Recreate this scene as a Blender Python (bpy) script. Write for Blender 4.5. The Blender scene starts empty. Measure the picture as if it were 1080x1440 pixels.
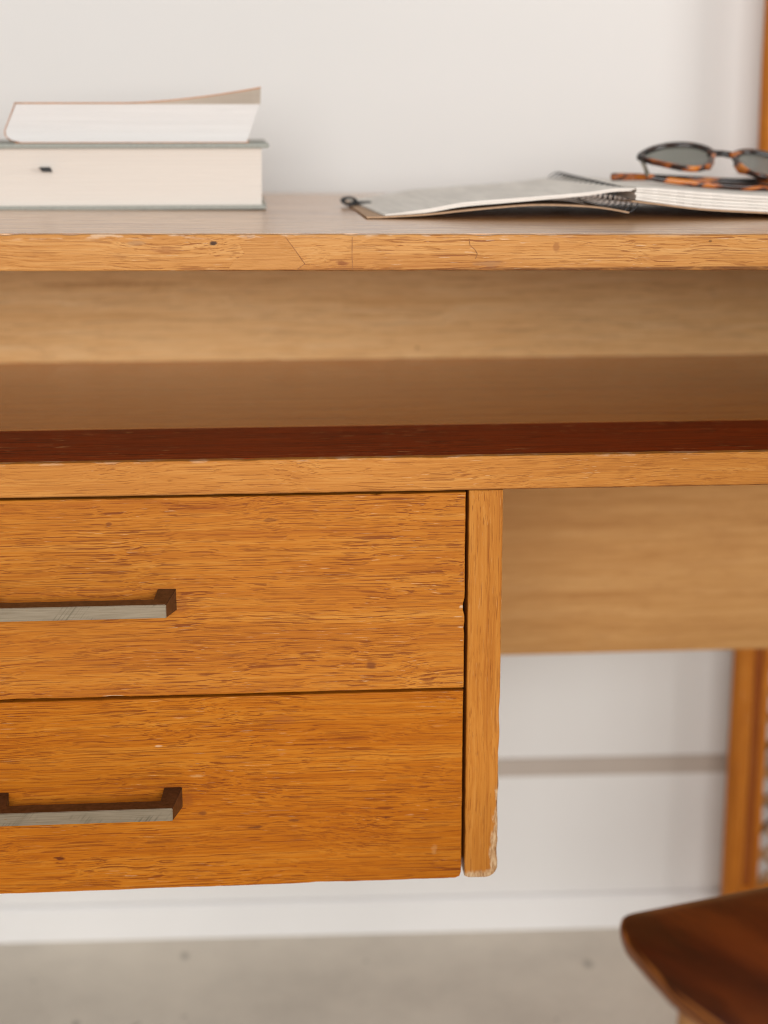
import bpy, bmesh, math, random
from mathutils import Vector, Matrix, noise as mnoise
random.seed(7)
S = 0.01                                   # everything below is written in centimetres
scene = bpy.context.scene
R = math.radians

# ------------------------------------------------------------------ camera, world, lamps, exposure
cam_d = bpy.data.cameras.new("camera")
cam = bpy.data.objects.new("camera", cam_d)
scene.collection.objects.link(cam)
scene.camera = cam
cam.location = (-15.65*S, -101.29*S, 81.04*S)
cam.rotation_euler = (R(90-13.55), 0, R(-4.59))
cam_d.sensor_fit = 'VERTICAL'
cam_d.sensor_height = 36
cam_d.sensor_width = 27
cam_d.lens = 2350/1440*36
cam_d.clip_start = 0.02
cam_d.clip_end = 50
cam_d.dof.use_dof = True
cam_d.dof.focus_distance = 1.04
cam_d.dof.aperture_fstop = 4.1

world = bpy.data.worlds.new("World")
scene.world = world
world.use_nodes = True
bg = world.node_tree.nodes["Background"]
bg.inputs[0].default_value = (1.0, 0.985, 0.97, 1)
bg.inputs[1].default_value = 0.345

def area(name, loc, target, sx, sy, watts, col):
    d = bpy.data.lights.new(name, 'AREA')
    d.shape = 'RECTANGLE'; d.size = sx; d.size_y = sy; d.energy = watts; d.color = col
    o = bpy.data.objects.new(name, d)
    scene.collection.objects.link(o)
    o.location = loc
    o.rotation_euler = (Vector(target)-Vector(loc)).to_track_quat('-Z', 'Y').to_euler()
    return o
area("window_light", (0.05, -3.3, 1.20), (-0.1, 0.2, 0.6), 2.2, 1.1, 87, (1.0, 0.985, 0.97))
area("side_window_light", (2.9, -1.9, 1.25), (0.0, 0.5, 0.5), 1.1, 1.1, 38, (1.0, 0.985, 0.97))

scene.view_settings.view_transform = 'Standard'
scene.view_settings.look = 'None'
scene.view_settings.exposure = 0.0
scene.view_settings.gamma = 1.0
scene.cycles.filter_width = 1.0
scene.cycles.use_denoising = True

# ------------------------------------------------------------------ node helpers
class NT:
    def __init__(s, name):
        s.m = bpy.data.materials.new(name); s.m.use_nodes = True
        s.t = s.m.node_tree
        s.b = s.t.nodes["Principled BSDF"]
        tc = s.t.nodes.new("ShaderNodeTexCoord")
        sep = s.t.nodes.new("ShaderNodeSeparateXYZ")
        s.link(tc.outputs["Object"], sep.inputs[0])
        s.X, s.Y, s.Z = [s.math('MULTIPLY', o, 100.0) for o in sep.outputs]
    def link(s, a, b): s.t.links.new(a, b)
    def put(s, sock, v):
        if isinstance(v, bpy.types.NodeSocket): s.link(v, sock)
        elif isinstance(v, (tuple, list)) and len(v) == 3 and sock.type == 'RGBA': sock.default_value = (*v, 1)
        else: sock.default_value = v
    def math(s, op, a, b=0.0, c=None, clamp=False):
        n = s.t.nodes.new("ShaderNodeMath"); n.operation = op; n.use_clamp = clamp
        s.put(n.inputs[0], a); s.put(n.inputs[1], b)
        if c is not None: s.put(n.inputs[2], c)
        return n.outputs[0]
    def add(s, a, b): return s.math('ADD', a, b)
    def mul(s, a, b): return s.math('MULTIPLY', a, b)
    def vec(s, x, y, z):
        n = s.t.nodes.new("ShaderNodeCombineXYZ")
        for i, v in enumerate((x, y, z)): s.put(n.inputs[i], v)
        return n.outputs[0]
    def noise(s, v, scale=1.0, detail=2.0, rough=0.5, dist=0.0):
        n = s.t.nodes.new("ShaderNodeTexNoise")
        s.link(v, n.inputs["Vector"])
        n.inputs["Scale"].default_value = scale; n.inputs["Detail"].default_value = detail
        n.inputs["Roughness"].default_value = rough; n.inputs["Distortion"].default_value = dist
        return n.outputs["Fac"]
    def step(s, v, lo, hi, a=0.0, b=1.0):
        n = s.t.nodes.new("ShaderNodeMapRange"); n.interpolation_type = 'SMOOTHSTEP'
        s.put(n.inputs[0], v); s.put(n.inputs[1], lo); s.put(n.inputs[2], hi)
        s.put(n.inputs[3], a); s.put(n.inputs[4], b)
        return n.outputs[0]
    def ramp(s, v, stops):
        n = s.t.nodes.new("ShaderNodeValToRGB")
        e = n.color_ramp.elements
        while len(e) < len(stops): e.new(0.5)
        for k, (p, c) in enumerate(stops):
            e[k].position = p; e[k].color = (*c, 1)
        s.link(v, n.inputs[0]); return n.outputs[0]
    def mix(s, f, a, b, mode='MIX'):
        n = s.t.nodes.new("ShaderNodeMix"); n.data_type = 'RGBA'; n.blend_type = mode
        n.clamp_factor = True
        s.put(n.inputs["Factor"], f); s.put(n.inputs[6], a); s.put(n.inputs[7], b)
        return n.outputs[2]
    def bump(s, h, strength, dist):
        n = s.t.nodes.new("ShaderNodeBump")
        n.inputs["Strength"].default_value = strength; n.inputs["Distance"].default_value = dist
        s.link(h, n.inputs["Height"]); s.link(n.outputs[0], s.b.inputs["Normal"])
    def set(s, **k):
        for key, v in k.items(): s.put(s.b.inputs[key.replace('_', ' ')], v)

def wood(name, seed, axis, dark, mid, light, pore=(0.19, 0.042, 0.005), pore_amt=0.9, pore_t=0.57,
         streak=(0.72, 0.47, 0.26), streak_amt=0.5, streak_t=0.66, stain_amt=0.3, rough=0.45, blur=1.0,
         spec=0.15, extra=None, coat=0.0, fig=1.0, bump=.35):
    """oak veneer: broad figure, fine fibre, short dark pores, pale scuffs and darker stains, all running along AXIS"""
    n = NT(name)
    a, b = (n.X, n.Z) if axis == 'x' else (n.Z, n.X)
    c = n.Y
    if axis == 'y': a, b, c = n.Y, n.X, n.Z
    w1 = n.noise(n.vec(n.mul(a, .045), n.mul(b, .16), n.add(n.mul(c, .1), seed*3.1)), 1, 2)
    w2 = n.noise(n.vec(n.mul(a, .30), n.mul(b, .7), n.add(n.mul(c, .6), seed*5.7)), 1, 2)
    off = n.add(n.mul(n.add(w1, -.5), 2.2), n.mul(n.add(w2, -.5), .22))
    bw = n.add(b, off); cw = n.add(c, off)
    def N(sa, sb, d, r=0.5, k=0.0):
        return n.noise(n.vec(n.mul(a, sa), n.mul(bw, sb), n.add(n.mul(cw, sb), seed*7.37+k)), 1, d, r)
    figure = N(.035, .9*fig, 4, .6, 1.0)
    band = N(.06, 2.6*fig, 2, .5, 9.0)
    fibre = N(.12, 10.0/blur, 3, .68, 21.0)
    v = n.add(n.mul(figure, .36), n.add(n.mul(fibre, .44), n.mul(band, .20)))
    col = n.ramp(v, [(.33, dark), (.50, mid), (.67, light)])
    pn = N(.18, 12.5/blur, 2, .6, 33.0)
    pn2 = N(.34, 20.0/blur, 1, .5, 41.0)
    thr = n.add(pore_t, n.mul(n.add(band, -.5), -.14))
    pm = n.step(pn, thr, n.add(thr, .055))
    thr2 = n.add(thr, .03)
    pm2 = n.mul(n.step(pn2, thr2, n.add(thr2, .07)), .85)
    pores = n.math('MAXIMUM', pm, pm2)
    big = n.noise(n.vec(n.mul(a, .09), n.mul(b, .2), n.add(n.mul(c, .2), seed*2.3)), 1, 2)
    pores = n.mul(pores, n.step(big, .32, .6, .6, 1.0))
    col = n.mix(n.mul(pores, pore_amt), col, pore)
    st = n.noise(n.vec(n.mul(a, .33), n.mul(bw, 1.05), n.add(n.mul(c, 1.05), seed*1.9+4)), 1, 3, .6)
    col = n.mix(n.mul(n.step(st, .63, .80), stain_amt), col, (dark[0]*.45, dark[1]*.32, dark[2]*.28))
    sk = N(.65, 13.0/blur, 2, .55, 57.0)
    skm = n.mul(n.step(sk, streak_t, streak_t+.07), n.step(big, .42, .62, .15, 1.0))
    col = n.mix(n.mul(skm, streak_amt), col, streak)
    if extra: col = extra(n, col)
    h = n.add(n.mul(pores, -1.0), n.mul(fibre, .5))
    n.bump(h, bump, .0003)
    n.set(Base_Color=col, Roughness=n.add(rough, n.mul(n.add(fibre, -.5), .18)), Specular_IOR_Level=spec)
    if coat: n.set(Coat_Weight=coat, Coat_Roughness=.22)
    return n.m

ORANGE = dict(dark=(.33, .085, .006), mid=(.47, .155, .012), light=(.58, .245, .040))
EDGE = dict(dark=(.38, .14, .026), mid=(.53, .235, .060), light=(.64, .34, .12))
TAN = dict(dark=(.60, .31, .095), mid=(.73, .42, .155), light=(.80, .50, .22))
TAN2 = dict(dark=(.39, .18, .05), mid=(.50, .26, .085), light=(.58, .33, .125))

def edge_scuffs(z_top, z_bot, amt=.8, w=.45, chip=(.74, .56, .40)):
    """pale scuffs of worn varnish along the upper arris, a broken dark line along the lower one"""
    def f(n, col):
        nz = n.noise(n.vec(n.mul(n.X, .55), n.mul(n.Z, 2.2), n.Y), 1, 4, .65)
        d = n.math('SUBTRACT', z_top, n.Z)
        m = n.mul(n.step(d, 0, w, 1, 0), n.step(nz, .50, .62))
        col = n.mix(n.mul(m, amt), col, chip)
        nd = n.noise(n.vec(n.mul(n.X, .4), n.mul(n.Z, 1.5), 7.0), 1, 3, .6)
        d2 = n.math('SUBTRACT', n.Z, z_bot)
        m2 = n.mul(n.step(d2, .0, .16, 1, 0), n.step(nd, .35, .55, .4, 1))
        return n.mix(n.mul(m2, .8), col, (.10, .03, .008))
    return f

def spots(lst):
    """knots, bruises and painted handle shade at known places: (x, z, rx, rz, colour, strength)"""
    def f(n, col):
        nn = n.noise(n.vec(n.mul(n.X, 1.6), n.mul(n.Z, 5), 3.0), 1, 3, .6)
        for (x, z, rx, rz, c, k) in lst:
            dx = n.mul(n.add(n.X, -x), 1/rx); dz = n.mul(n.add(n.Z, -z), 1/rz)
            r = n.math('SQRT', n.add(n.mul(dx, dx), n.mul(dz, dz)))
            r = n.add(r, n.mul(n.add(nn, -.5), 1.6))
            col = n.mix(n.mul(n.step(r, .35, 1.0, 1, 0), k), col, c)
        return col
    return f

def chain(*fs):
    def f(n, col):
        for g in fs: col = g(n, col)
        return col
    return f

def panel_wear(n, col):
    """side panel: bare splintered wood along the right arris and the bottom corner, growing downwards"""
    n1 = n.noise(n.vec(n.mul(n.X, 1.8), n.mul(n.Z, .55), 2.0), 1, 5, .7)
    n3 = n.noise(n.vec(n.mul(n.X, 3), n.mul(n.Z, .22), 4.0), 1, 4, .6)
    d = n.add(n.mul(n.X, -1.0), n.mul(n.add(n3, -.5), -.5))
    reach = n.step(n.Z, 31.5, 42.0, .55, -.05)
    m = n.step(n.add(d, n.mul(n.add(n1, -.5), .9)), n.add(reach, -.12), n.add(reach, .02), 1, 0)
    n2 = n.noise(n.vec(n.mul(n.X, 1.5), n.mul(n.Z, .9), 8.0), 1, 4, .7)
    e = n.add(n.math('SUBTRACT', n.Z, 31.5), n.mul(n.add(n2, -.5), 1.4))
    m2 = n.step(e, .25, .62, 1, 0)
    m = n.math('MAXIMUM', m, m2)
    g = n.noise(n.vec(n.mul(n.X, 6), n.mul(n.Z, 1.3), 1.0), 1, 4, .65)
    raw = n.ramp(g, [(.34, (.20, .085, .03)), (.47, (.47, .27, .125)), (.62, (.66, .46, .27))])
    col = n.mix(n.mul(m, .95), col, raw)
    # dark line of old polish along the very edge
    dk = n.mul(n.step(d, .0, .14, 1, 0), n.step(n1, .45, .6))
    return n.mix(n.mul(dk, .6), col, (.12, .04, .012))

def plain(name, col, rough=.5, var=.0, sc=1.0, metal=0.0, spec=.5, bump=0.0):
    n = NT(name)
    f = n.noise(n.vec(n.X, n.Y, n.Z), sc, 4, .6)
    c = n.mix(n.step(f, .3, .7), tuple(x*(1-var) for x in col), tuple(min(1, x*(1+var)) for x in col))
    n.set(Base_Color=c, Roughness=rough, Metallic=metal, Specular_IOR_Level=spec)
    if bump: n.bump(f, bump, .0005)
    return n.m

M = {}
knots_shade_low = [(-28.6, 33.9, .45, .16, (.10, .02, .006), .9), (-15.9, 35.6, .7, .13, (.13, .035, .01), .8),
             (-13.4, 36.0, .55, .12, (.13, .035, .01), .7), (-7.4, 36.0, .12, .12, (.12, .03, .01), .6),
             (-19.3, 36.7, .35, .2, (.16, .045, .012), .7), (-20.25, 37.7, .5, .8, (.24, .062, .010), .5), (-24, 38.65, 4, .10, (.24, .06, .010), .5),  # last two: handle shade painted beside the foot and above the bar
             (-19.6, 39.3, .6, .15, (.66, .38, .16), .4), (-22.0, 41.4, .3, .1, (.72, .50, .32), .5),
             (-4.2, 33.6, .25, .5, (.60, .34, .14), .25), (-14.0, 43.0, 1.0, .5, (.34, .10, .018), .5)]
knots_shade_up = [(-8.3, 46.5, .45, .3, (.18, .05, .012), .8), (-24.6, 56.1, .25, .2, (.16, .04, .01), .7),
            (-14.6, 56.2, .6, .2, (.18, .05, .01), .6), (-20.2, 50.9, .5, .8, (.26, .07, .010), .5), (-24, 51.9, 4, .10, (.26, .07, .012), .5),  # last two: painted shade of the upper handle, at its foot and bar
            (-2.55, 50.25, .22, .12, (.70, .48, .30), .8), (-2.75, 49.6, .4, .04, (.70, .48, .30), .45), (-2.6, 48.9, .25, .05, (.70, .48, .30), .6), (-2.55, 48.0, .15, .04, (.70, .48, .30), .5),
            (-24.7, 44.90, .8, .05, (.70, .48, .30), .7), (-17, 47.4, .9, .14, (.20, .055, .012), .6),
            (-9.0, 57.55, .5, .05, (.66, .42, .24), .5)]
M['drawer_up'] = wood("oak_upper_drawer", 1.3, 'x', **ORANGE, extra=spots(knots_shade_up))
M['drawer_low'] = wood("oak_lower_drawer", 4.7, 'x', dark=(.29, .065, .003), mid=(.44, .132, .007), light=(.54, .21, .024), streak_amt=.35, spec=.08, extra=spots(knots_shade_low))
M['panel'] = wood("oak_side_panel", 8.1, 'z', dark=(.34, .10, .010), mid=(.48, .175, .022), light=(.57, .24, .045),
                  pore_t=.62, pore_amt=.6, extra=panel_wear, streak_amt=.3, fig=1.5)
top_spots = [(-17.75, 73.25, .30, .17, (.05, .022, .012), .95), (-20.6, 72.85, 1.0, .30, (.33, .12, .035), .6),
             (-10.0, 72.0, .5, .2, (.2, .05, .012), .7), (3.0, 72.9, .25, .5, (.30, .11, .03), .6),
             (-1.1, 71.95, 1.2, .25, (.33, .16, .07), .6), (-22.4, 73.3, .8, .2, (.36, .2, .1), .5),
             (9.5, 72.2, 1.3, .2, (.36, .13, .03), .5), (12.5, 73.2, .15, .12, (.1, .04, .012), .7)]
M['top_edge'] = wood("oak_desktop_edge", 2.2, 'x', **EDGE, pore_t=.585, pore_amt=.8, pore=(.22, .06, .012), streak_t=.66, streak_amt=.6,
                     streak=(.80, .60, .42), extra=chain(spots(top_spots), edge_scuffs(73.75, 71.58, .55, .35)))
M['shelf_edge'] = wood("oak_shelf_edge", 6.4, 'x', dark=(.36, .12, .018), mid=(.50, .19, .032), light=(.60, .27, .062), pore_t=.60,
                       pore_amt=.6, stain_amt=.35, extra=edge_scuffs(60.0, 57.86, .3, .2))
M['patch'] = wood("oak_repair_patch", 12.5, 'x', dark=(.45, .185, .045), mid=(.53, .24, .066), light=(.60, .30, .10), pore_amt=.25, stain_amt=.2)
M['back'] = wood("pale_oak_plank", 3.9, 'x', dark=(.70, .38, .13), mid=(.85, .53, .225), light=(.90, .62, .31), pore_amt=.25, streak_amt=.1, stain_amt=.12, rough=.5, blur=2.0, fig=.9, spec=.2,
                 extra=spots([(-1.2, 60.9, .22, .22, (.35, .15, .05), .7), (-27, 66.6, 9, .25, (.42, .19, .05), .5), (-20, 63.5, 6, .15, (.50, .25, .08), .4)]))
M['knee'] = wood('tan_knee_panel', 7.4, 'x', **TAN2, pore_amt=.2, streak_amt=.1, stain_amt=.25, rough=.5, blur=2.0, spec=.2)
M['top'] = wood("dark_varnished_desktop", 5.1, 'x', dark=(.36, .13, .032), mid=(.62, .31, .105), light=(.80, .50, .24),
                pore_amt=.8, streak_amt=.6, streak_t=.62, stain_amt=.4, rough=.34, spec=.6, coat=.7, bump=.8, blur=3.0)
M['shelf_rear'] = wood("brown_varnished_shelf", 9.6, 'x', dark=(.34, .090, .010), mid=(.54, .19, .028), light=(.66, .27, .05),
                       pore_amt=.3, streak_amt=.15, stain_amt=.4, rough=.16, blur=2.5, spec=.32, bump=.1)
M['shelf_front'] = wood("red_brown_shelf_board", 10.3, 'x', dark=(.13, .015, .002), mid=(.28, .036, .004), light=(.40, .065, .008),
                        pore=(.06, .007, .002), pore_amt=.8, streak=(.75, .42, .18), streak_amt=.7, streak_t=.645, rough=.45, spec=.10, blur=2.6)
M['inside'] = plain("dark_carcass_wood", (.06, .028, .012), .8, .2)
M['seam'] = plain("dirty_seam", (.27, .11, .035), .8, .3, 3)

def brushed():
    n = NT("worn_nickel")
    f = n.noise(n.vec(n.mul(n.X, .5), n.mul(n.Y, 2), n.mul(n.Z, 14)), 1, 3, .6)
    dsh = n.noise(n.vec(n.add(n.mul(n.X, 8.5), n.mul(n.Z, -6.5)), n.mul(n.X, .12), 2.0), 1, 3, .6)
    where = n.step(n.noise(n.vec(n.mul(n.X, .28), n.mul(n.Z, .6), 11.0), 1, 2), .50, .62)
    rust = n.mul(n.step(n.noise(n.vec(n.mul(n.X, 2.5), n.mul(n.Z, 4), 5.0), 1, 4, .7), .64, .70), .6)
    c = n.ramp(f, [(.3, (.215, .175, .125)), (.7, (.30, .25, .185))])
    c = n.mix(n.mul(n.mul(n.step(dsh, .48, .66), where), .6), c, (.09, .08, .055))
    c = n.mix(n.mul(rust, n.step(where, .2, .9, 1, 0)), c, (.25, .14, .06))
    n.set(Base_Color=c, Metallic=.9, Roughness=.38)
    return n.m
M['nickel'] = brushed()
M['handle_shade'] = plain('shade_toned_handle', (.085, .052, .034), .42, .35, 3, metal=.75)  # darker metal colour stands in for shade on the top and side faces

def paper(name, col, stretch=14.0, amt=.10, soft=.5):
    n = NT(name)
    f = n.noise(n.vec(n.mul(n.X, .10), n.mul(n.Y, .1), n.mul(n.Z, stretch)), 1, 4, .7)
    g = n.noise(n.vec(n.mul(n.X, .16), 3.0, n.mul(n.Z, 1.6)), 1, 2)
    c = n.mix(n.mul(n.step(f, .35, .65), amt), col, tuple(x*.55 for x in col))
    c = n.mix(n.mul(n.step(g, .58, .75), soft), c, tuple(x*.86 for x in col))
    n.set(Base_Color=c, Roughness=.85, Specular_IOR_Level=.2)
    n.bump(f, .3, .0003)
    return n.m
M['cream_pages'] = paper("cream_pages", (.765, .70, .63), 22.0, amt=.08, soft=.25)
M['white_pages'] = paper("white_pages", (.79, .76, .735), 26.0, amt=.16, soft=.55)
M['note_pages'] = paper("notebook_pages", (.90, .85, .78), 9.0, .30)
M['shaded_pages'] = paper('shaded_leaf_edges', (.60, .51, .42), 20.0, amt=.25, soft=.3)  # beige carries the shade between the lifted leaves
M['grey_cloth'] = plain("grey_green_book_cloth", (.36, .37, .33), .8, .12, 6)
M['kraft_cover'] = plain("tan_paperback_cover", (.60, .25, .09), .55, .15, 2)
M['kraft'] = plain("kraft_board", (.50, .32, .19), .8, .12, 5, bump=.3)
M['black'] = plain("black_elastic", (.012, .012, .012), .6, .2, 8)
M['wire'] = plain("black_wire", (.015, .015, .016), .3, .2, 8)

def tortoise():
    n = NT("tortoiseshell")
    v = n.vec(n.mul(n.X, .42), n.mul(n.Y, .42), n.mul(n.Z, .8))
    f = n.noise(v, 1.0, 2, .5, .8)
    c = n.ramp(f, [(.40, (.010, .006, .005)), (.50, (.04, .012, .005)), (.57, (.40, .095, .008)), (.70, (.62, .20, .02))])
    n.set(Base_Color=c, Roughness=.18, Specular_IOR_Level=.6)
    return n.m
M['tortoise'] = tortoise()
n = NT("grey_green_lens")
n.set(Base_Color=(.27, .28, .245), Roughness=.08, Transmission_Weight=.75, IOR=1.3)
M['lens'] = n.m
M['hinge'] = plain("dull_hinge_metal", (.30, .27, .22), .35, .2, 5, metal=.9)

def seat_mat():
    n = NT("dark_walnut_seat")
    w = n.noise(n.vec(n.mul(n.X, .12), n.mul(n.Y, .12), 1.0), 1, 2)
    # grain runs front to back of the seat
    ca, sa = math.cos(R(19)), math.sin(R(19))
    lx = n.add(n.mul(n.X, ca), n.mul(n.Y, sa)); ly = n.add(n.mul(n.X, -sa), n.mul(n.Y, ca))
    lx = n.add(lx, n.mul(w, 3.0))
    f = n.noise(n.vec(n.mul(lx, .32), n.mul(ly, .04), 2.0), 1, 4, .6)
    g = n.noise(n.vec(n.mul(lx, 9), n.mul(ly, .5), 5.0), 1, 2, .6)
    c = n.ramp(n.add(n.mul(f, .75), n.mul(g, .25)), [(.36, (.014, .002, .0004)), (.5, (.075, .010, .0008)), (.64, (.165, .030, .003))])
    p = n.step(g, .62, .72)
    c = n.mix(n.mul(p, .7), c, (.012, .003, .001))
    n.set(Base_Color=c, Roughness=.35, Specular_IOR_Level=.25, Coat_Weight=.25, Coat_Roughness=.12)
    n.bump(g, .15, .0003)
    return n.m
M['seat'] = seat_mat()
def ply(name="plywood_edge"):
    n = NT(name)
    nz = n.noise(n.vec(n.mul(n.X, .3), n.mul(n.Y, .3), n.mul(n.Z, 1)), 1, 2)
    s_ = n.math('SINE', n.mul(n.add(n.Z, n.mul(nz, .25)), 2*math.pi/.34))
    c = n.ramp(n.add(n.mul(s_, .5), .5), [(.10, (.05, .011, .003)), (.40, (.17, .045, .008)), (.85, (.32, .105, .02))])
    n.set(Base_Color=c, Roughness=.42, Specular_IOR_Level=.2); return n.m
M['chair_leg'] = wood("chair_leg_beech", 14.0, 'z', dark=(.42, .20, .07), mid=(.52, .27, .11), light=(.6, .34, .16), pore_amt=.3)
M['cane_post'] = wood("bamboo_post", 15.5, 'z', dark=(.36, .10, .012), mid=(.56, .185, .020), light=(.70, .29, .05), pore_amt=.25, stain_amt=.6, rough=.35, blur=2)
M['cane_groove'] = wood("brown_post_groove", 16.5, 'z', dark=(.20, .045, .007), mid=(.28, .07, .011), light=(.36, .11, .018), pore_amt=.2, rough=.5, blur=2)
M['cane'] = plain("cane_strand", (.42, .24, .11), .5, .35, .8)
M['cane_dark'] = plain("brown_cane_strand", (.16, .08, .035), .5, .35, .8)

def wall_mat():
    n = NT("white_wall_paint")
    v = n.vec(n.X, n.Y, n.Z)
    f = n.noise(v, .05, 3); g = n.noise(v, 2.5, 3)
    c = n.mix(f, (.775, .76, .735), (.805, .785, .762))
    n.set(Base_Color=c, Roughness=.75, Specular_IOR_Level=.25); n.bump(g, .08, .001)
    return n.m
M['wall'] = wall_mat()
M['strip'] = plain('taupe_wall_strip', (.50, .43, .37), .7, .03, .1)
M['skirting'] = plain("white_gloss_skirting", (.85, .84, .825), .4, .01, .1)
def floor_mat():
    n = NT("grey_concrete_floor")
    v = n.vec(n.X, n.Y, 0.0)
    f = n.noise(v, .045, 6, .65); g = n.noise(v, .9, 4, .6)
    c = n.mix(n.step(f, .3, .7), (.62, .56, .475), (.78, .71, .60))
    c = n.mix(n.mul(n.step(g, .35, .7), .2), c, (.76, .70, .60))
    s_ = n.noise(v, .45, 2, .5)
    c = n.mix(n.mul(n.step(s_, .70, .76), .5), c, (.16, .13, .10))
    for (x, y, r) in ((17.6, 52.0, .8), (-33.5, 44.5, .6), (-23.6, 57.0, .7)):
        dx = n.add(n.X, -x); dy = n.mul(n.add(n.Y, -y), .6)
        r_ = n.math('SQRT', n.add(n.mul(dx, dx), n.mul(dy, dy)))
        c = n.mix(n.mul(n.step(r_, r*.1, r, 1, 0), .5), c, (.09, .07, .055))
    n.set(Base_Color=c, Roughness=.55, Specular_IOR_Level=.35); n.bump(g, .1, .002)
    return n.m
M['floor'] = floor_mat()

# ------------------------------------------------------------------ geometry helpers
def mesh(name, verts, faces, mat, parent=None, smooth=False):
    me = bpy.data.meshes.new(name)
    me.from_pydata([(x*S, y*S, z*S) for x, y, z in verts], [], faces)
    bm = bmesh.new(); bm.from_mesh(me)
    bmesh.ops.recalc_face_normals(bm, faces=bm.faces[:])
    bm.to_mesh(me); bm.free()
    me.materials.append(mat)
    if smooth:
        for p in me.polygons: p.use_smooth = True
    o = bpy.data.objects.new(name, me)
    scene.collection.objects.link(o)
    if parent is not None:
        o.parent = parent
        r = parent
        off = Vector((0, 0, 0))
        while r is not None: off += r.location; r = r.parent
        o.location = -off
    return o

def thing(name, loc, label, cat, group=None):
    o = bpy.data.objects.new(name, None)
    scene.collection.objects.link(o)
    o.empty_display_size = .05
    o.location = tuple(c*S for c in loc)
    o["label"] = label; o["category"] = cat
    if group: o["group"] = group
    return o

def merge(*vf):
    V, F = [], []
    for v, f in vf:
        k = len(V); V += v; F += [tuple(i+k for i in q) for q in f]
    return V, F

def box(x0, x1, y0, y1, z0, z1, r=0.0):
    if not r:
        v = [(x, y, z) for x in (x0, x1) for y in (y0, y1) for z in (z0, z1)]
        return v, [(0, 1, 3, 2), (4, 6, 7, 5), (0, 4, 5, 1), (2, 3, 7, 6), (0, 2, 6, 4), (1, 5, 7, 3)]
    bm = bmesh.new()
    bmesh.ops.create_cube(bm, size=1)
    for q in bm.verts:
        q.co = Vector(((x0+x1)/2+q.co.x*(x1-x0), (y0+y1)/2+q.co.y*(y1-y0), (z0+z1)/2+q.co.z*(z1-z0)))
    bmesh.ops.bevel(bm, geom=bm.edges[:], offset=r, segments=2, affect='EDGES')
    bm.verts.index_update()
    V = [tuple(q.co) for q in bm.verts]; F = [tuple(q.index for q in f.verts) for f in bm.faces]
    bm.free()
    return V, F

def densify(poly, step):
    out = []
    for i, p in enumerate(poly):
        q = poly[(i+1) % len(poly)]
        d = math.hypot(q[0]-p[0], q[1]-p[1]); k = max(1, int(d/step))
        out += [(p[0]+(q[0]-p[0])*j/k, p[1]+(q[1]-p[1])*j/k) for j in range(k)]
    return out

def normals2(poly):
    n = len(poly); A = sum(poly[i][0]*poly[(i+1) % n][1]-poly[(i+1) % n][0]*poly[i][1] for i in range(n))
    sgn = 1 if A > 0 else -1
    out = []
    for i in range(n):
        p, q, r = poly[i-1], poly[i], poly[(i+1) % n]
        n1 = Vector((q[1]-p[1], -(q[0]-p[0]))); n2 = Vector((r[1]-q[1], -(r[0]-q[0])))
        if n1.length: n1.normalize()
        if n2.length: n2.normalize()
        m = n1+n2
        if m.length < 1e-6: m = n1
        m = m / max(.5, (m.length_squared/2)) if m.length else m
        out.append(m*sgn)
    return out

def wobble(poly, amp, chips=(), seed=0.0):
    """worn outline: fine irregularity of AMP, and a few bites (x, z, radius, depth)"""
    nn = normals2(poly); out = []
    for p, m in zip(poly, nn):
        k = mnoise.noise(Vector((p[0]*1.1, p[1]*1.1, seed)))*amp + mnoise.noise(Vector((p[0]*4, p[1]*4, seed+9)))*amp*.6
        for cx, cz, r, d in chips:
            t = math.hypot(p[0]-cx, p[1]-cz)/r
            if t < 1: k -= d*(1-t*t)*(0.7+.6*random.random())
        out.append((p[0]+m.x*k, p[1]+m.y*k))
    return out

def plate(poly, y0, y1, r=.08):
    """an outline in x-z given thickness from y0 (front, with a rounded arris) to y1"""
    nn = normals2(poly); n = len(poly)
    ins = lambda d: [(p[0]-m.x*d, p[1]-m.y*d) for p, m in zip(poly, nn)]
    rings = [(poly, y1), (poly, y0+r), (ins(r*.3), y0+r*.3), (ins(r), y0)]
    V = [(x, y, z) for pl, y in rings for x, z in pl]
    F = []
    for k in range(3):
        for i in range(n):
            j = (i+1) % n
            F.append((k*n+i, k*n+j, (k+1)*n+j, (k+1)*n+i))
    F.append(tuple(range(n))); F.append(tuple(range(3*n, 4*n)))
    return V, F

def rect(x0, x1, z0, z1): return [(x0, z0), (x1, z0), (x1, z1), (x0, z1)]

def tube(pts, rad, seg=8, cap=True):
    pts = [Vector(p) for p in pts]; n = len(pts)
    rads = rad if isinstance(rad, (list, tuple)) else [rad]*n
    V, F = [], []
    up = None
    for i, p in enumerate(pts):
        t = (pts[min(i+1, n-1)]-pts[max(i-1, 0)]).normalized()
        if up is None:
            up = Vector((0, 0, 1)) if abs(t.z) < .9 else Vector((1, 0, 0))
        a = t.cross(up).normalized(); b = a.cross(t).normalized(); up = b
        for k in range(seg):
            th = 2*math.pi*k/seg
            V.append(tuple(p+(a*math.cos(th)+b*math.sin(th))*rads[i]))
    for i in range(n-1):
        for k in range(seg):
            j = (k+1) % seg
            F.append((i*seg+k, i*seg+j, (i+1)*seg+j, (i+1)*seg+k))
    if cap:
        F.append(tuple(range(seg))); F.append(tuple(range((n-1)*seg, n*seg)))
    return V, F

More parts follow.
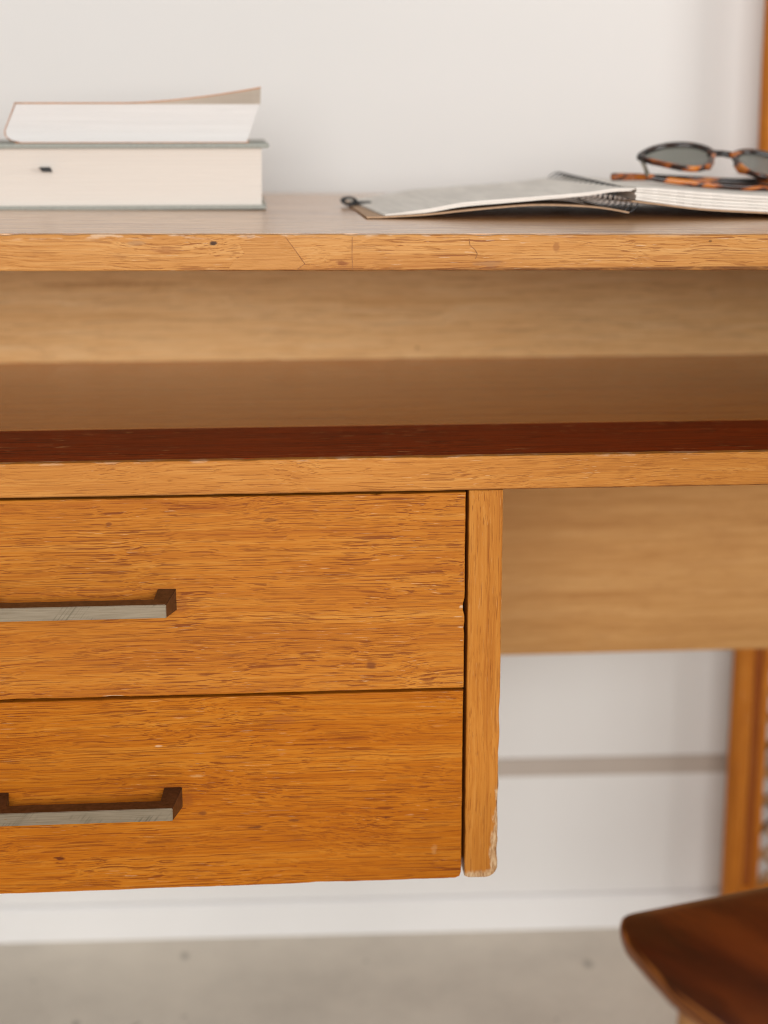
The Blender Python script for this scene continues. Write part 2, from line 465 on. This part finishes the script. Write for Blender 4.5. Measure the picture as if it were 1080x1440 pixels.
def lerp(a, b, t): return a+(b-a)*t
def curve(pts, x):
    if x <= pts[0][0]: return pts[0][1]
    for p, q in zip(pts, pts[1:]):
        if x <= q[0]:
            t = (x-p[0])/(q[0]-p[0]); return lerp(p[1], q[1], t)
    return pts[-1][1]
def smooth_profile(pts, n):
    """Catmull-Rom through the points"""
    out = []
    P = [pts[0]]+list(pts)+[pts[-1]]
    m = len(pts)-1
    for i in range(n+1):
        s = i/n*m; k = min(int(s), m-1); t = s-k
        p0, p1, p2, p3 = P[k], P[k+1], P[k+2], P[k+3]
        out.append(tuple(.5*((2*b)+(-a+c)*t+(2*a-5*b+4*c-d)*t*t+(-a+3*b-3*c+d)*t**3) for a, b, c, d in zip(p0, p1, p2, p3)))
    return out

# ------------------------------------------------------------------ the setting
FL = -4.0
WA = R(-1.57)                                        # the wall stands slightly askew to the desk
def wall_pt(u, w, z): return (-10+u*math.cos(WA)-w*math.sin(WA), 60.4+u*math.sin(WA)+w*math.cos(WA), z)
fv = [(-320, -380, FL), (320, -380, FL), (320, 75, FL), (-320, 75, FL)]
o = mesh("floor", fv, [(0, 1, 2, 3)], M['floor']); o["kind"] = "structure"
prof = [(.6, 270), (.6, FL-1), (14, FL-1), (14, 270)]
wv = [wall_pt(u, w, z) for u in (-300, 300) for w, z in prof]
k = len(prof)
o = mesh("wall", wv, [(i, (i+1) % k, k+(i+1) % k, k+i) for i in range(k)]+[tuple(range(k)), tuple(range(k, 2*k))], M['wall'])
o["kind"] = "structure"
sk = [(.55, FL-.5), (-.1, FL-.5), (-.1, -.5), (.05, -.25), (.3, -.12), (.55, -.1)]
k = len(sk)
sv = [wall_pt(u, w, z) for u in (-300, 300) for w, z in sk]
o = mesh("skirting_board", sv, [(i, (i+1) % k, k+(i+1) % k, k+i) for i in range(k)]+[tuple(range(k)), tuple(range(k, 2*k))], M['skirting'])
o["kind"] = "structure"

V = [wall_pt(u, w, z) for u in (-300, 300) for w, z in ((.65, 13.2), (.40, 13.3), (.40, 15.2), (.65, 15.3))]
o = mesh("wall_strip", V, [(i, (i+1) % 4, 4+(i+1) % 4, 4+i) for i in range(4)]+[(0, 1, 2, 3), (4, 5, 6, 7)], M['strip']); o["kind"] = "structure"
# ------------------------------------------------------------------ desk
desk = thing("desk", (-2, 20, FL), "worn honey oak desk with open shelf gap and two drawers", "desk")
XL, XR = -53.0, 48.0
TILT = 0.0062                                       # the old top sits a hair out of level
def tilt(V): return [(x, y, z-(x+12)*TILT) for x, y, z in V]
# desktop: dark varnished board with a lighter front strip
V, F = box(XL-1, XR+1, .75, 50.2, 71.58, 73.75)
desktop = mesh("desktop", tilt(V), F, M['top'], desk)
chips = [(-30, 73.75, .6, .07), (-26.2, 73.75, .5, .08), (-9.2, 73.75, .8, .05), (-1.5, 73.75, .9, .08), (2.2, 73.75, .4, .07), (6, 73.75, .5, .05), (-4.7, 71.58, .6, .05)]
ol = wobble(densify(rect(XL-1, XR+1, 71.58, 73.74), .45), .018, chips, 1.0)
V, F = plate(ol, 0, .75, .07)
strip = mesh("edge_strip", tilt(V), F, M['top_edge'], desktop)
patch = [(-16.9, 71.66), (-12.75, 71.66), (-12.3, 72.0), (-13.45, 73.62), (-15.2, 73.6), (-16.2, 73.2), (-15.9, 72.6), (-16.6, 72.2)]
V, F = plate(wobble(densify(patch, .3), .05, (), 4), -.012, .3, .01)
mesh("repair_patch", tilt(V), F, M['patch'], desktop)
def seam(pts, w, y=-.018):
    Vs, Fs = [], []
    for a, b in zip(pts, pts[1:]):
        d = Vector((b[0]-a[0], b[1]-a[1])).normalized(); nx, nz = -d.y*w/2, d.x*w/2
        v = [(a[0]+nx, y, a[1]+nz), (a[0]-nx, y, a[1]-nz), (b[0]-nx, y, b[1]-nz), (b[0]+nx, y, b[1]+nz)]
        v += [(x, .2, z) for x, _, z in v]
        f = [(0, 1, 2, 3), (4, 5, 6, 7), (0, 1, 5, 4), (1, 2, 6, 5), (2, 3, 7, 6), (3, 0, 4, 7)]
        k = len(Vs); Vs += v; Fs += [tuple(i+k for i in q) for q in f]
    return tilt(Vs), Fs
mesh("patch_seam", *seam([(-13.45, 73.6), (-12.85, 72.8), (-12.3, 72.0), (-12.75, 71.68)], .035), M['seam'], desktop)
mesh("board_joint", *seam([(-9.43, 73.6), (-9.45, 72.6), (-9.42, 71.7)], .03), M['seam'], desktop)
mesh("crack", *seam([(-2.35, 73.5), (-2.3, 73.1), (-2.0, 72.85), (-1.85, 72.6), (-1.95, 72.3)], .04), M['seam'], desktop)
# back panel, runs down behind the knee space
mesh("back_panel", *box(XL+1, XR-1, 42.4, 43.6, 58.9, 71.5, .03), M['back'], desk)
V, F = box(XL+1, XR-1, 42.38, 43.6, 32.65, 58.88, .05)
mesh("knee_panel", V, F, M['knee'], desk)
# shelf: edge strip, dark front board, brown rear board
V, F = box(XL, XR, 11.05, 42.35, 57.9, 60.0)
shelf = mesh("shelf", V, F, M['shelf_rear'], desk)
V, F = box(XL, XR, .6, 11.04, 57.9, 59.99)
mesh("front_board", V, F, M['shelf_front'], shelf)
chips = [(-16, 60, .6, .05), (-4.2, 60, .9, .04), (9, 57.86, .7, .04)]
ol = wobble(densify(rect(XL, XR, 57.86, 60.01), .45), .016, chips, 2.0)
mesh("edge_strip", *plate(ol, -.05, .6, .07), M['shelf_edge'], shelf)
# drawers
def drawer(x0, x1, z0, z1, mat, chips, seed, hz):
    ol = wobble(densify(rect(x0, x1, z0, z1), .4), .02, chips, seed)
    d = mesh("drawer", *plate(ol, 0, 1.9, .09), mat, desk)
    # bar handle: flat bar in front, two square feet back to the drawer face
    xa, xb = -32.75, -20.57
    t = .84
    o = []
    # one continuous U shape: plan outline extruded in height
    plan = [(xa, .02), (xa, -3.1), (xb-.55, -3.1), (xb-.02, -.9), (xb, .02), (xb-1.2, .02), (xb-1.2, -2.2), (xa+1.2, -2.2), (xa+1.2, .02)]
    plan = [(xa, .02), (xa+.35, -3.1), (xb-.5, -3.1), (xb, .02), (xb-1.15, .02), (xb-1.3, -1.85), (xa+1.3, -1.85), (xa+1.15, .02)]
    k = len(plan)
    lo = lambda y: hz-t-.30*(1+y/3.1)*0
    bm = bmesh.new()
    bot = [bm.verts.new((x, y, hz-t-(.45 if y > -.1 else 0))) for x, y in plan]
    top = [bm.verts.new((x, y, hz+(.12 if y > -.1 else 0))) for x, y in plan]
    bm.faces.new(bot); bm.faces.new(top[::-1])
    for i in range(k): bm.faces.new((bot[i], bot[(i+1) % k], top[(i+1) % k], top[i]))
    bmesh.ops.recalc_face_normals(bm, faces=bm.faces[:])
    bmesh.ops.bevel(bm, geom=[e for e in bm.edges if e.calc_length() > .3], offset=.035, segments=2, affect='EDGES')
    bm.verts.index_update()
    V = [tuple(v.co) for v in bm.verts]; F = [tuple(v.index for v in f.verts) for f in bm.faces]
    bm.free()
    h = mesh("handle", V, F, M['nickel'], d)
    h.data.materials.append(M['handle_shade'])
    for p in h.data.polygons:
        if p.normal.y > -.6: p.material_index = 1  # every face but the front takes the shade-coloured metal
    return d
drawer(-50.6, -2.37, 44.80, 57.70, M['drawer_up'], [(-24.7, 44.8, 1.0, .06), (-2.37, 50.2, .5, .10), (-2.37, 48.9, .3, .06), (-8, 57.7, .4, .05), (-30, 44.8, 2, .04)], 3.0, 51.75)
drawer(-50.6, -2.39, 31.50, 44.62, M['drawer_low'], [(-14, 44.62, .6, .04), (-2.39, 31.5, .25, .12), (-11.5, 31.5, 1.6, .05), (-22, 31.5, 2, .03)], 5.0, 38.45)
# right side panel of the drawer case, its lower corner worn round
def corner(cx, cz, r, a0, a1, n=8): return [(cx+r*math.cos(R(lerp(a0, a1, i/n))), cz+r*math.sin(R(lerp(a0, a1, i/n)))) for i in range(n+1)]
ol = [(-2.17, 31.62), (-1.9, 31.5)]+corner(-.78, 32.28, .8, -90, 0)+[(.02, 36), (.0, 57.84), (-2.17, 57.84)]
ol = densify(ol, .35)
ol = wobble(ol, .02, [(0, 49.5, .5, .04), (0, 43, 1.2, .05), (.02, 39.6, 1.6, .06), (.02, 36.6, 1.5, .08), (.02, 34.6, .35, .05), (0, 33.4, .7, .05), (0, 53.2, .3, .03)], 6.0)
mesh("side_panel", *plate(ol, -.02, 40, .10), M['panel'], desk)
V, F = box(-50.5, -2.2, 1.95, 40, 32.0, 57.85)
mesh("drawer_case", V, F, M['inside'], desk)
mesh("side_panel", *box(-53, -50.8, 0, 40, 31.5, 57.84, .08), M['panel'], desk)
# end frames outside the picture carry the top
for x0, x1 in ((XL-1.5, XL+1), (XR-1, XR+1.5)):
    for y0 in (2.0, 38.0):
        mesh("leg", *box(x0-.1, x1+.1, y0, y0+3.6, FL, 57.88, .15), M['panel'], desk)
    mesh("end_panel", *box(x0, x1, 2, 42.3, 60.02, 71.2, .1), M['panel'], desk)

# ------------------------------------------------------------------ books
TOP = 73.84
b1 = thing("book", (-26, 33, TOP), "thick grey hardcover book lying under the paperback, black ribbon between cream pages", "book")
def yawed(V, px, py, a):
    ca, sa = math.cos(a), math.sin(a)
    return [(px+(x-px)*ca-(y-py)*sa, py+(x-px)*sa+(y-py)*ca, z) for x, y, z in V]
Y1 = R(0.6)
def b1m(name, vf, mat, par=b1): return mesh(name, yawed(vf[0], -24, 24.6, Y1), vf[1], mat, par)
b1m("cover", box(-37.8, -14.28, 24.6, 41, TOP, TOP+.30, .06), M['grey_cloth'])
b1m("cover", box(-37.9, -13.98, 24.5, 41, TOP+4.42, TOP+4.76, .10), M['grey_cloth'])
b1m("spine", box(-38, -14.4, 41.0, 41.4, TOP, TOP+4.74, .1), M['grey_cloth'])
pg = [(-37.3, 25.0, TOP+.30), (-14.62, 25.0, TOP+.30), (-14.56, 25.05, TOP+4.42), (-37.3, 25.05, TOP+4.42)]
NP = 40
V, F = [], []
for i in range(NP+1):
    z = lerp(TOP+.30, TOP+4.42, i/NP); t = i/NP
    yo = 25.0+.008*math.sin(i*2.1)+.25*(1-(2*t-1)**2)*.5
    xr = -14.6+.02*math.sin(i*1.7)+.05*t
    V += [(-37.3, yo, z), (xr, yo, z), (xr, 40.9, z), (-37.3, 40.9, z)]
for i in range(NP):
    for k in range(4):
        a, b = i*4+k, i*4+(k+1) % 4
        F.append((a, b, b+4, a+4))
F += [(0, 1, 2, 3), tuple(range(NP*4, NP*4+4))]
b1m("pages", (V, F), M['cream_pages'])
rb = [(-30.75, 76.93), (-30.0, 76.93), (-29.85, 76.60), (-30.55, 76.62)]
b1m("ribbon_bookmark", ([(x, y, z) for y in (24.55, 26.0) for x, z in rb], [(0, 1, 2, 3), (4, 5, 6, 7), (0, 1, 5, 4), (1, 2, 6, 5), (2, 3, 7, 6), (3, 0, 4, 7)]), M['black'])

P0 = TOP+4.78
b2 = thing("book", (-24, 31, P0), "tan paperback with curling cover lying on the grey hardcover", "book")
def shear(x0, x1, t): return lerp(-32.6, -32.55, t) if 0 else None
YF, YB = 26.0, 38.0
hgt = 2.72
def left_x(t):  # leaning, rounded spine side
    return curve([(0, -32.2), (.06, -32.9), (.16, -33.25), (.30, -33.3), (.55, -33.0), (.8, -32.7), (1, -32.45)], t)
def right_x(t): return lerp(-15.6, -14.62, t)
NP = 34
V, F = [], []
for i in range(NP+1):
    t = i/NP; z = P0+.06+t*hgt
    jit = .014*math.sin(i*2.7)
    V += [(left_x(t)+.05, YF+jit, z), (right_x(t)-.04+jit*.5, YF+jit, z), (right_x(t)-.04, YB, z), (left_x(t)+.05, YB, z)]
for i in range(NP):
    for k in range(4):
        a, b = i*4+k, i*4+(k+1) % 4
        F.append((a, b, b+4, a+4))
F += [(0, 1, 2, 3), tuple(range(NP*4, NP*4+4))]
mesh("pages", V, F, M['white_pages'], b2)
def sheet(profile, y0, y1, th, fill=0.0):
    """a leaf: x-z profile swept along y, with thickness"""
    n = len(profile); V, F = [], []
    for (y, kk) in ((y0, 0.0), (lerp(y0, y1, .5), .5), (y1, 1.0)):
        for dz in (0, th):
            for (x, z, zb) in profile: V.append((x, y, lerp(z, zb, kk)+(dz if not fill or not dz else dz+fill*max(0, (x+25)/10.4)**1.7)))
    L = 2*n
    for s_ in range(2):
        for i in range(n-1):
            a = s_*L+i; b = a+L
            F.append((a, a+1, b+1, b)); F.append((a+n, a+n+1, b+n+1, b+n))
        F.append((s_*L, s_*L+n, s_*L+L+n, s_*L+L)); F.append((s_*L+n-1, s_*L+2*n-1, s_*L+L+2*n-1, s_*L+L+n-1))
    for s_ in (0, 2):
        for i in range(n-1): F.append((s_*L+i, s_*L+i+1, s_*L+n+i+1, s_*L+n+i))
    return V, F
zt = P0+.06+hgt
def lift(u): return max(0, u)**1.7
# lifted leaves fanning up to the curled cover
NL = 9
for j in range(NL+1):
    k = j/NL
    pr_ = []
    for i in range(25):
        s_ = i/24; x = lerp(-32.5, -14.58+.05*k, s_)
        u = (s_-.42)/.58
        z = zt+.012*j*.5+k*1.12*lift(u); zb = zt+.012*j*.5+k*.75*lift(u)
        pr_.append((x, z, zb))
    if j < NL: mesh("leaf", *sheet(pr_, YF+.015*math.sin(j*3), YB, .012, .095), M['shaded_pages'], b2, True)
    else: mesh("cover", *sheet(pr_, YF-.05, YB+.05, .07), M['kraft_cover'], b2, True)
# bottom cover and spine wrap
mesh("cover", *box(-32.6, -15.5, YF-.05, YB+.05, P0, P0+.05), M['kraft_cover'], b2)
V, F = [], []
for i in range(17):
    t = i/16; x = left_x(t); z = P0+.02+t*(hgt+.08)
    for (dx, y) in ((0, YF-.05), (.05, YF-.05), (.05, YB), (0, YB)): V.append((x+dx-.03, y, z))
for i in range(16):
    for k in range(4):
        a, b = i*4+k, i*4+(k+1) % 4
        F.append((a, b, b+4, a+4))
F += [(0, 1, 2, 3), (64, 65, 66, 67)]
mesh("spine", V, F, M['kraft_cover'], b2)

# ------------------------------------------------------------------ notebook
nb = thing("notebook", (11, 25, 73.7), "open wire bound notebook with kraft cover and black pen loop under the sunglasses", "notebook")
NBD = 21.0; SH = -1.3                                 # depth of the leaf, drift to the left over that depth
def sweep(top, bot, y0, depth, n=28, ny=6, zfar=None, xs=SH, rag=0.0):
    """a stack of leaves: upper and lower near-edge profiles swept back"""
    A = smooth_profile(top, n); B = smooth_profile(bot, n)
    V, F = [], []
    for j in range(ny+1):
        t = j/ny
        for (P, q) in ((A, 1), (B, 0)):
            for (x, z) in P:
                zz = lerp(z, TOP+(z-TOP)*(zfar if zfar else 1), t)
                V.append((x+xs*t, y0+depth*t+(rag*math.sin(x*5)*.05 if j == 0 else 0), zz))
    L = 2*(n+1)
    for j in range(ny):
        for i in range(n):
            a = j*L+i; F.append((a, a+1, a+L+1, a+L))
            a += n+1; F.append((a, a+1, a+L+1, a+L))
        a = j*L; F.append((a, a+n+1, a+L+n+1, a+L)); a = j*L+n; F.append((a, a+n+1, a+L+n+1, a+L))
    for j in (0, ny):
        for i in range(n):
            a = j*L+i; F.append((a, a+1, a+n+2, a+n+1))
    return V, F
B0 = TOP-.06
cov_t = [(-7.55, B0+.10), (-6.3, B0+.12), (-3.4, 74.05), (0, 74.38), (3.8, 74.66), (7, 74.60), (9, 74.42), (10.7, 74.12)]
cov_b = [(x, z-.10) for x, z in cov_t]
mesh("cover", *sweep(cov_t, cov_b, 14.5, 20.9, xs=-.4, zfar=.25), M['kraft'], nb)
lp_t = [(-6.25, B0+.22), (-3.4, 74.36), (-1.0, 74.78), (1.6, 75.0), (5.6, 75.28), (8, 75.48), (9.6, 75.70), (11.2, 75.72)]
lp_m = [(-6.25, B0+.16), (-3.4, 74.26), (-1.0, 74.62), (1.6, 74.84), (5.6, 75.14), (8, 75.34), (9.6, 75.58), (11.1, 75.62)]
lp_b = [(-6.2, B0+.13), (-3.4, 74.10), (-1.0, 74.48), (1.6, 74.70), (5.6, 75.02), (8, 75.24), (9.6, 75.46), (10.9, 75.52)]
mesh("leaf_stack", *sweep(lp_t, lp_m, 14.85, NBD, zfar=.93), M['note_pages'], nb)
mesh("leaf_stack", *sweep([(x-.1, z-.015) for x, z in lp_m], lp_b, 14.95, NBD-.1, zfar=.93), M['note_pages'], nb)
rc_b = [(10.9, 74.80), (13, 74.55), (16, 74.20), (20.7, 73.93), (25, B0+.0), (30, B0+.0)]
rc_t = [(x, z+.10) for x, z in rc_b]
mesh("cover", *sweep(rc_t, rc_b, 14.7, NBD+.2, zfar=.2), M['kraft'], nb)
lay = 5
rp_t = [(11.2, 75.80), (13, 75.70), (16, 75.46), (20.6, 75.16), (25, 75.02), (29.5, 74.95)]
rp_b = [(11.15, 74.93), (13, 74.68), (16, 74.33), (20.6, 74.06), (25, B0+.13), (29.5, B0+.13)]
for i in range(lay):
    a0, a1 = i/lay+.0, (i+1)/lay-.025
    lo = [(x+.05*math.sin(i*2.3), lerp(zb, z, a0)) for (x, z), (_, zb) in zip(rp_t, rp_b)]
    hi = [(x+.05*math.sin(i*2.3), lerp(zb, z, a1)) for (x, z), (_, zb) in zip(rp_t, rp_b)]
    mesh("leaf_stack", *sweep(hi, lo, 14.85+.06*math.sin(i*4.1), NBD, rag=1), M['note_pages'], nb)
NR = 16
for i in range(NR):
    t = (i+.5)/NR; y = 15.2+NBD*t*.985; cx = 10.75+SH*t; cz = 74.80+.42*t
    for dy in (0,):
        pts = [(cx+.9*math.cos(th), y+dy, cz+.86*math.sin(th)) for th in [R(-150+300*q/14+30) for q in range(15)]]
        mesh("wire_ring", *tube(pts, .055, 5), M['wire'], nb, True)
# black pen loop on the left cover edge
lc = (-7.9, 28.0)
pts = [(lc[0]+.62*math.cos(th)*1.0, lc[1]+.3*math.sin(th), TOP+.36+.30*math.sin(th)) for th in [R(a) for a in range(0, 361, 24)]]
V, F = [], []
for p in pts:
    for dy in (0, 1.6):
        for k in (1.05, .55):
            V.append((lc[0]+(p[0]-lc[0])*k, p[1]+dy, TOP+.36+(p[2]-TOP-.36)*k))
for i in range(len(pts)-1):
    a = i*4; b = a+4
    F += [(a, b, b+2, a+2), (a+1, a+3, b+3, b+1), (a, a+1, b+1, b), (a+2, b+2, b+3, a+3)]
mesh("pen_loop", V, F, M['black'], nb)
mesh("loop_tab", *box(-7.45, -6.2, 28.0, 29.6, TOP+.18, TOP+.32, .04), M['black'], nb)

# ------------------------------------------------------------------ sunglasses
sg = thing("sunglasses", (20, 26, 75.2), "folded tortoiseshell sunglasses with grey lenses resting on the open notebook", "sunglasses")
GU = Vector((.983, -.12, -.105)).normalized()
GV0 = Vector((0, math.sin(R(68)), math.cos(R(68))))
GV = (GV0-GU*GV0.dot(GU)).normalized()
GW = GU.cross(GV).normalized()
if GW.z < 0: GW = -GW
GO = Vector((20.65, 26.3, 77.15))
def gp(u, v, w=0.0): return tuple(GO+GU*u+GV*v+GW*(w-.012*u*u))
# lens outline (right lens u>0, centre about 3.35), v up towards the brow
lens_pts = [(1.05, .75), (1.25, 1.6), (2.0, 2.15), (3.0, 2.3), (4.2, 2.05), (5.3, 1.4), (6.1, .45), (5.95, -.1), (5.2, -.75), (4.3, -1.3), (3.3, -1.75), (2.3, -1.75), (1.5, -1.0)]
def closed(pts, n):
    m = len(pts); out = []
    for i in range(n):
        s_ = i/n*m; k = int(s_); t = s_-k
        p0, p1, p2, p3 = (pts[(k+d) % m] for d in (-1, 0, 1, 2))
        out.append(tuple(.5*((2*b)+(-a+c)*t+(2*a-5*b+4*c-d)*t*t+(-a+3*b-3*c+d)*t**3) for a, b, c, d in zip(p0, p1, p2, p3)))
    return out
LN = closed(lens_pts, 48)
nn2 = normals2(LN)
FRV, FRF = [], []
for sgn in (1, -1):
    inner = LN; n_ = len(LN)
    outer = [(p[0]+m.x*(.34+.16*max(0, p[1])/2+.12*(p[0] > 5)), p[1]+m.y*(.34+.20*max(0, p[1])/2)) for p, m in zip(LN, nn2)]
    rings = [[(x, y, .20) for x, y in inner], [(lerp(a[0], b[0], .25), lerp(a[1], b[1], .25), .27) for a, b in zip(inner, outer)],
             [(lerp(a[0], b[0], .75), lerp(a[1], b[1], .75), .27) for a, b in zip(inner, outer)],
             [(x, y, .18) for x, y in outer], [(x, y, -.12) for x, y in outer], [(x, y, -.16) for x, y in inner]]
    V = [gp(sgn*x, y, w) for r_ in rings for x, y, w in r_]; F = []
    for k in range(6):
        for i in range(n_):
            j = (i+1) % n_; a, b = k*n_, ((k+1) % 6)*n_
            F.append((a+i, a+j, b+j, b+i))
    FRV, FRF = merge((FRV, FRF), (V, F))
    # nose pad swelling under the inner rim
    FRV, FRF = merge((FRV, FRF), tube([gp(sgn*x, y, w) for x, y, w in ((.95, .9, -.05), (1.0, .2, -.22), (1.25, -.55, -.30), (1.7, -1.2, -.22))], [.16, .30, .30, .12], 8))
    LV = [gp(sgn*x, y, .06) for x, y in LN]+[gp(sgn*x, y, -.04) for x, y in LN]
    LF = [tuple(range(n_)), tuple(range(n_, 2*n_))]+[(i, (i+1) % n_, n_+(i+1) % n_, n_+i) for i in range(n_)]
    mesh("lens", LV, LF, M['lens'], sg)
FRV, FRF = merge((FRV, FRF), tube([gp(x, y, .06) for x, y in ((-1.15, 1.0), (-.7, 1.3), (0, 1.42), (.7, 1.3), (1.15, 1.0))], [.30, .26, .24, .26, .30], 8))
mesh("frame", FRV, FRF, M['tortoise'], sg, True)
# hinge block and folded temples
hl = Vector(gp(-6.25, .1, -.1)); hr = Vector(gp(6.25, .1, -.1))
def temple(p0, pts, name="temple"):
    P = smooth_profile(pts, 16)
    rr = [lerp(.24, .30, i/16) if i > 1 else .22 for i in range(17)]
    V, F = tube(P, rr, 8)
    return mesh(name, V, F, M['tortoise'], sg, True)
temple(hl, [(14.35, 24.6, 76.15), (15.0, 24.5, 75.98), (18.2, 24.2, 75.60), (22.0, 24.0, 75.33), (25.4, 24.1, 75.23), (27.0, 25.0, 75.2)])
temple(hr, [(26.6, 25.8, 76.0), (23, 27.6, 75.6), (18.5, 28.6, 75.75), (14.5, 28.4, 75.95), (12.3, 27.6, 76.0)])
for p in (hl, hr):
    e = Vector((14.35, 24.6, 76.2)) if p is hl else Vector((26.7, 25.8, 76.1))
    mesh("hinge", *tube([p, p.lerp(e, .5), e], [.20, .17, .18], 8), M['hinge'], sg, True)

# ------------------------------------------------------------------ chair
ch = thing("chair", (20, -38, FL), "dark brown plywood chair with rounded seat corner in front of the desk", "chair")
CA = R(17.5)
CO = Vector((2.25, -25.6))                            # front left corner of the seat
def cp(u, v, z):                                       # u along the front edge, v towards the sitter's back
    return (CO.x+u*math.cos(CA)+v*math.sin(CA), CO.y+u*math.sin(CA)-v*math.cos(CA), z)
WID, DEP = 40.0, 39.0
SIDE = [(.0, .8), (.12, .25), (.5, -.15), (1.2, -.6), (2.4, -1.15), (3.8, -1.6), (7.3, -2.2), (10.6, -2.4), (20, -1.5), (30, 1), (36, 3), (38.4, 5), (39, 7.5)]
def seat_outline():
    left = smooth_profile([(u, v) for v, u in SIDE], 60)
    return left[::-1] + [(WID-u, v) for u, v in left]
so = densify(seat_outline(), .5)
sn = normals2(so)
ZS = 42.25
def seat_z(u, v):
    z = ZS
    z -= .5*max(0, 1-v/5.5)**2                        # waterfall front
    z -= 1.3*math.exp(-((u-20)/10.5)**2)*math.exp(-((v-22)/14)**2)   # dished middle
    z += .5*max(0, 1-u/9)**1.5*max(0, min(1, (v-2)/10))+.5*max(0, 1-(WID-u)/9)**1.5
    return z
TH = 0.95
c0 = (20.0, 18.0)   # centre of the seat
def ring(inset, dz):
    return [(p[0]-m.x*inset, p[1]-m.y*inset, dz) for p, m in zip(so, sn)]
n_ = len(so)
rings = []
for f in (0.0, .25, .5, .7, .85, .95):
    base = ring(.35, 0)
    rings.append([(lerp(c0[0], u, f), lerp(c0[1], v, f), 0.0) for u, v, _ in base])
rings.append(ring(.35, 0)); rings.append(ring(.16, -.05))
V = [cp(u, v, seat_z(u, v)+d) for r_ in rings for u, v, d in r_]
F = [((k)*n_+i, k*n_+(i+1) % n_, (k+1)*n_+(i+1) % n_, (k+1)*n_+i) for k in range(1, len(rings)-1) for i in range(n_)]
F += [tuple(range(n_, 2*n_))]
seat = mesh("seat", V, F, M['seat'], ch, True)
rings = [ring(.16, -.05), ring(.03, -.16), ring(0, -.35), ring(0, -.62), ring(.08, -.85), ring(.3, -.95), ring(6, -1.0)]
V = [cp(u, v, seat_z(u, v)+d) for r_ in rings for u, v, d in r_]
F = [((k)*n_+i, k*n_+(i+1) % n_, (k+1)*n_+(i+1) % n_, (k+1)*n_+i) for k in range(len(rings)-1) for i in range(n_)]
F += [tuple(range((len(rings)-1)*n_, len(rings)*n_))]
me_ply = ply()
mesh("plywood_edge", V, F, me_ply, seat, True)
for (u, v, du, dv) in ((-.5, 9.3, -1.2, -1.2), (36, 7.3, 1.5, -1.5), (8, 33, -1.5, 3), (32, 33, 1.5, 3)):
    a = cp(u, v, seat_z(u, v)-1.1); b = cp(u+du, v+dv, FL)
    mesh("leg", *tube([a, tuple((Vector(a)+Vector(b))/2), b], [1.5, 1.4, 1.0], 14), M['chair_leg'], ch, True)
V, F = [], []
for i in range(13):
    u = lerp(3.5, 36.5, i/12); bow = 3.0*(1-((u-20)/17)**2)
    for (w, z) in ((0, 62), (0, 78), (1.0, 78), (1.0, 62)): V.append(cp(u, DEP+1+bow+w+(z-62)*.1, z))
for i in range(12):
    for k in range(4):
        a, b = i*4+k, i*4+(k+1) % 4; F.append((a, b, b+4, a+4))
F += [(0, 1, 2, 3), (48, 49, 50, 51)]
mesh("backrest", V, F, M['seat'], ch)
for u in (8, 32):
    mesh("back_post", *tube([cp(u, 33, 40), cp(u, DEP+2.4, 62), cp(u, DEP+4.2, 76)], 1.1, 10), M['chair_leg'], ch, True)

# ------------------------------------------------------------------ cane screen behind the desk
cs = thing("cane_screen", (50, 55, FL), "bamboo framed screen with woven cane standing behind the desk against the wall", "screen")
PY = 55.0
def post(x, r, z0, z1, mat, name):
    pts, rr = [], []
    for i in range(13):
        z = lerp(z0, z1, i/12); pts.append((x+.10*math.sin(z*.05), PY, z)); rr.append(r*(1+.03*math.sin(z*.31)))
    mesh(name, *tube(pts, rr, 16), mat, cs, True)
post(33.08, 1.10, FL, 150, M['cane_post'], "post")
post(35.45, .40, FL, 150, M['cane_post'], "thin_pole")
mesh("groove_board", *box(33.9, 35.3, PY-.15, PY+.5, FL+2, 148), M['cane_groove'], cs)
post(72, 1.10, FL, 150, M['cane_post'], "post")
for z in (2.0, 52.0, 148.0):
    mesh("rail", *tube([(33.1, PY+.3, z), (52, PY+.3, z), (72, PY+.3, z)], .9, 10), M['cane_post'], cs, True)
x0, x1, z0, z1 = 35.7, 71.0, 2.5, 51.5
def strand(c, s_, y, mat, w):
    """a diagonal strand z = c + s_*x clipped to the panel"""
    pts = []
    for i in range(41):
        x = lerp(x0, x1, i/40); z = c+s_*(x-x0)
        if z0 <= z <= z1: pts.append((x, y+.12*math.sin(i*2.2), z))
    if len(pts) > 2: return tube(pts, w, 5)
sp = 3.0
c = z0-45
i = 0
up_v = ([], [])
while c < z1+45:
    for s_, y in ((1.05, PY-.1), (-1.05, PY+.2)):
        g = strand(c+(1.1 if s_ < 0 else 0), s_, y, None, .28+.08*random.random())
        if g: mesh("cane_strand", *g, M['cane'] if (i+(s_ > 0)) % 3 else M['cane_dark'], cs, True)
    c += sp; i += 1
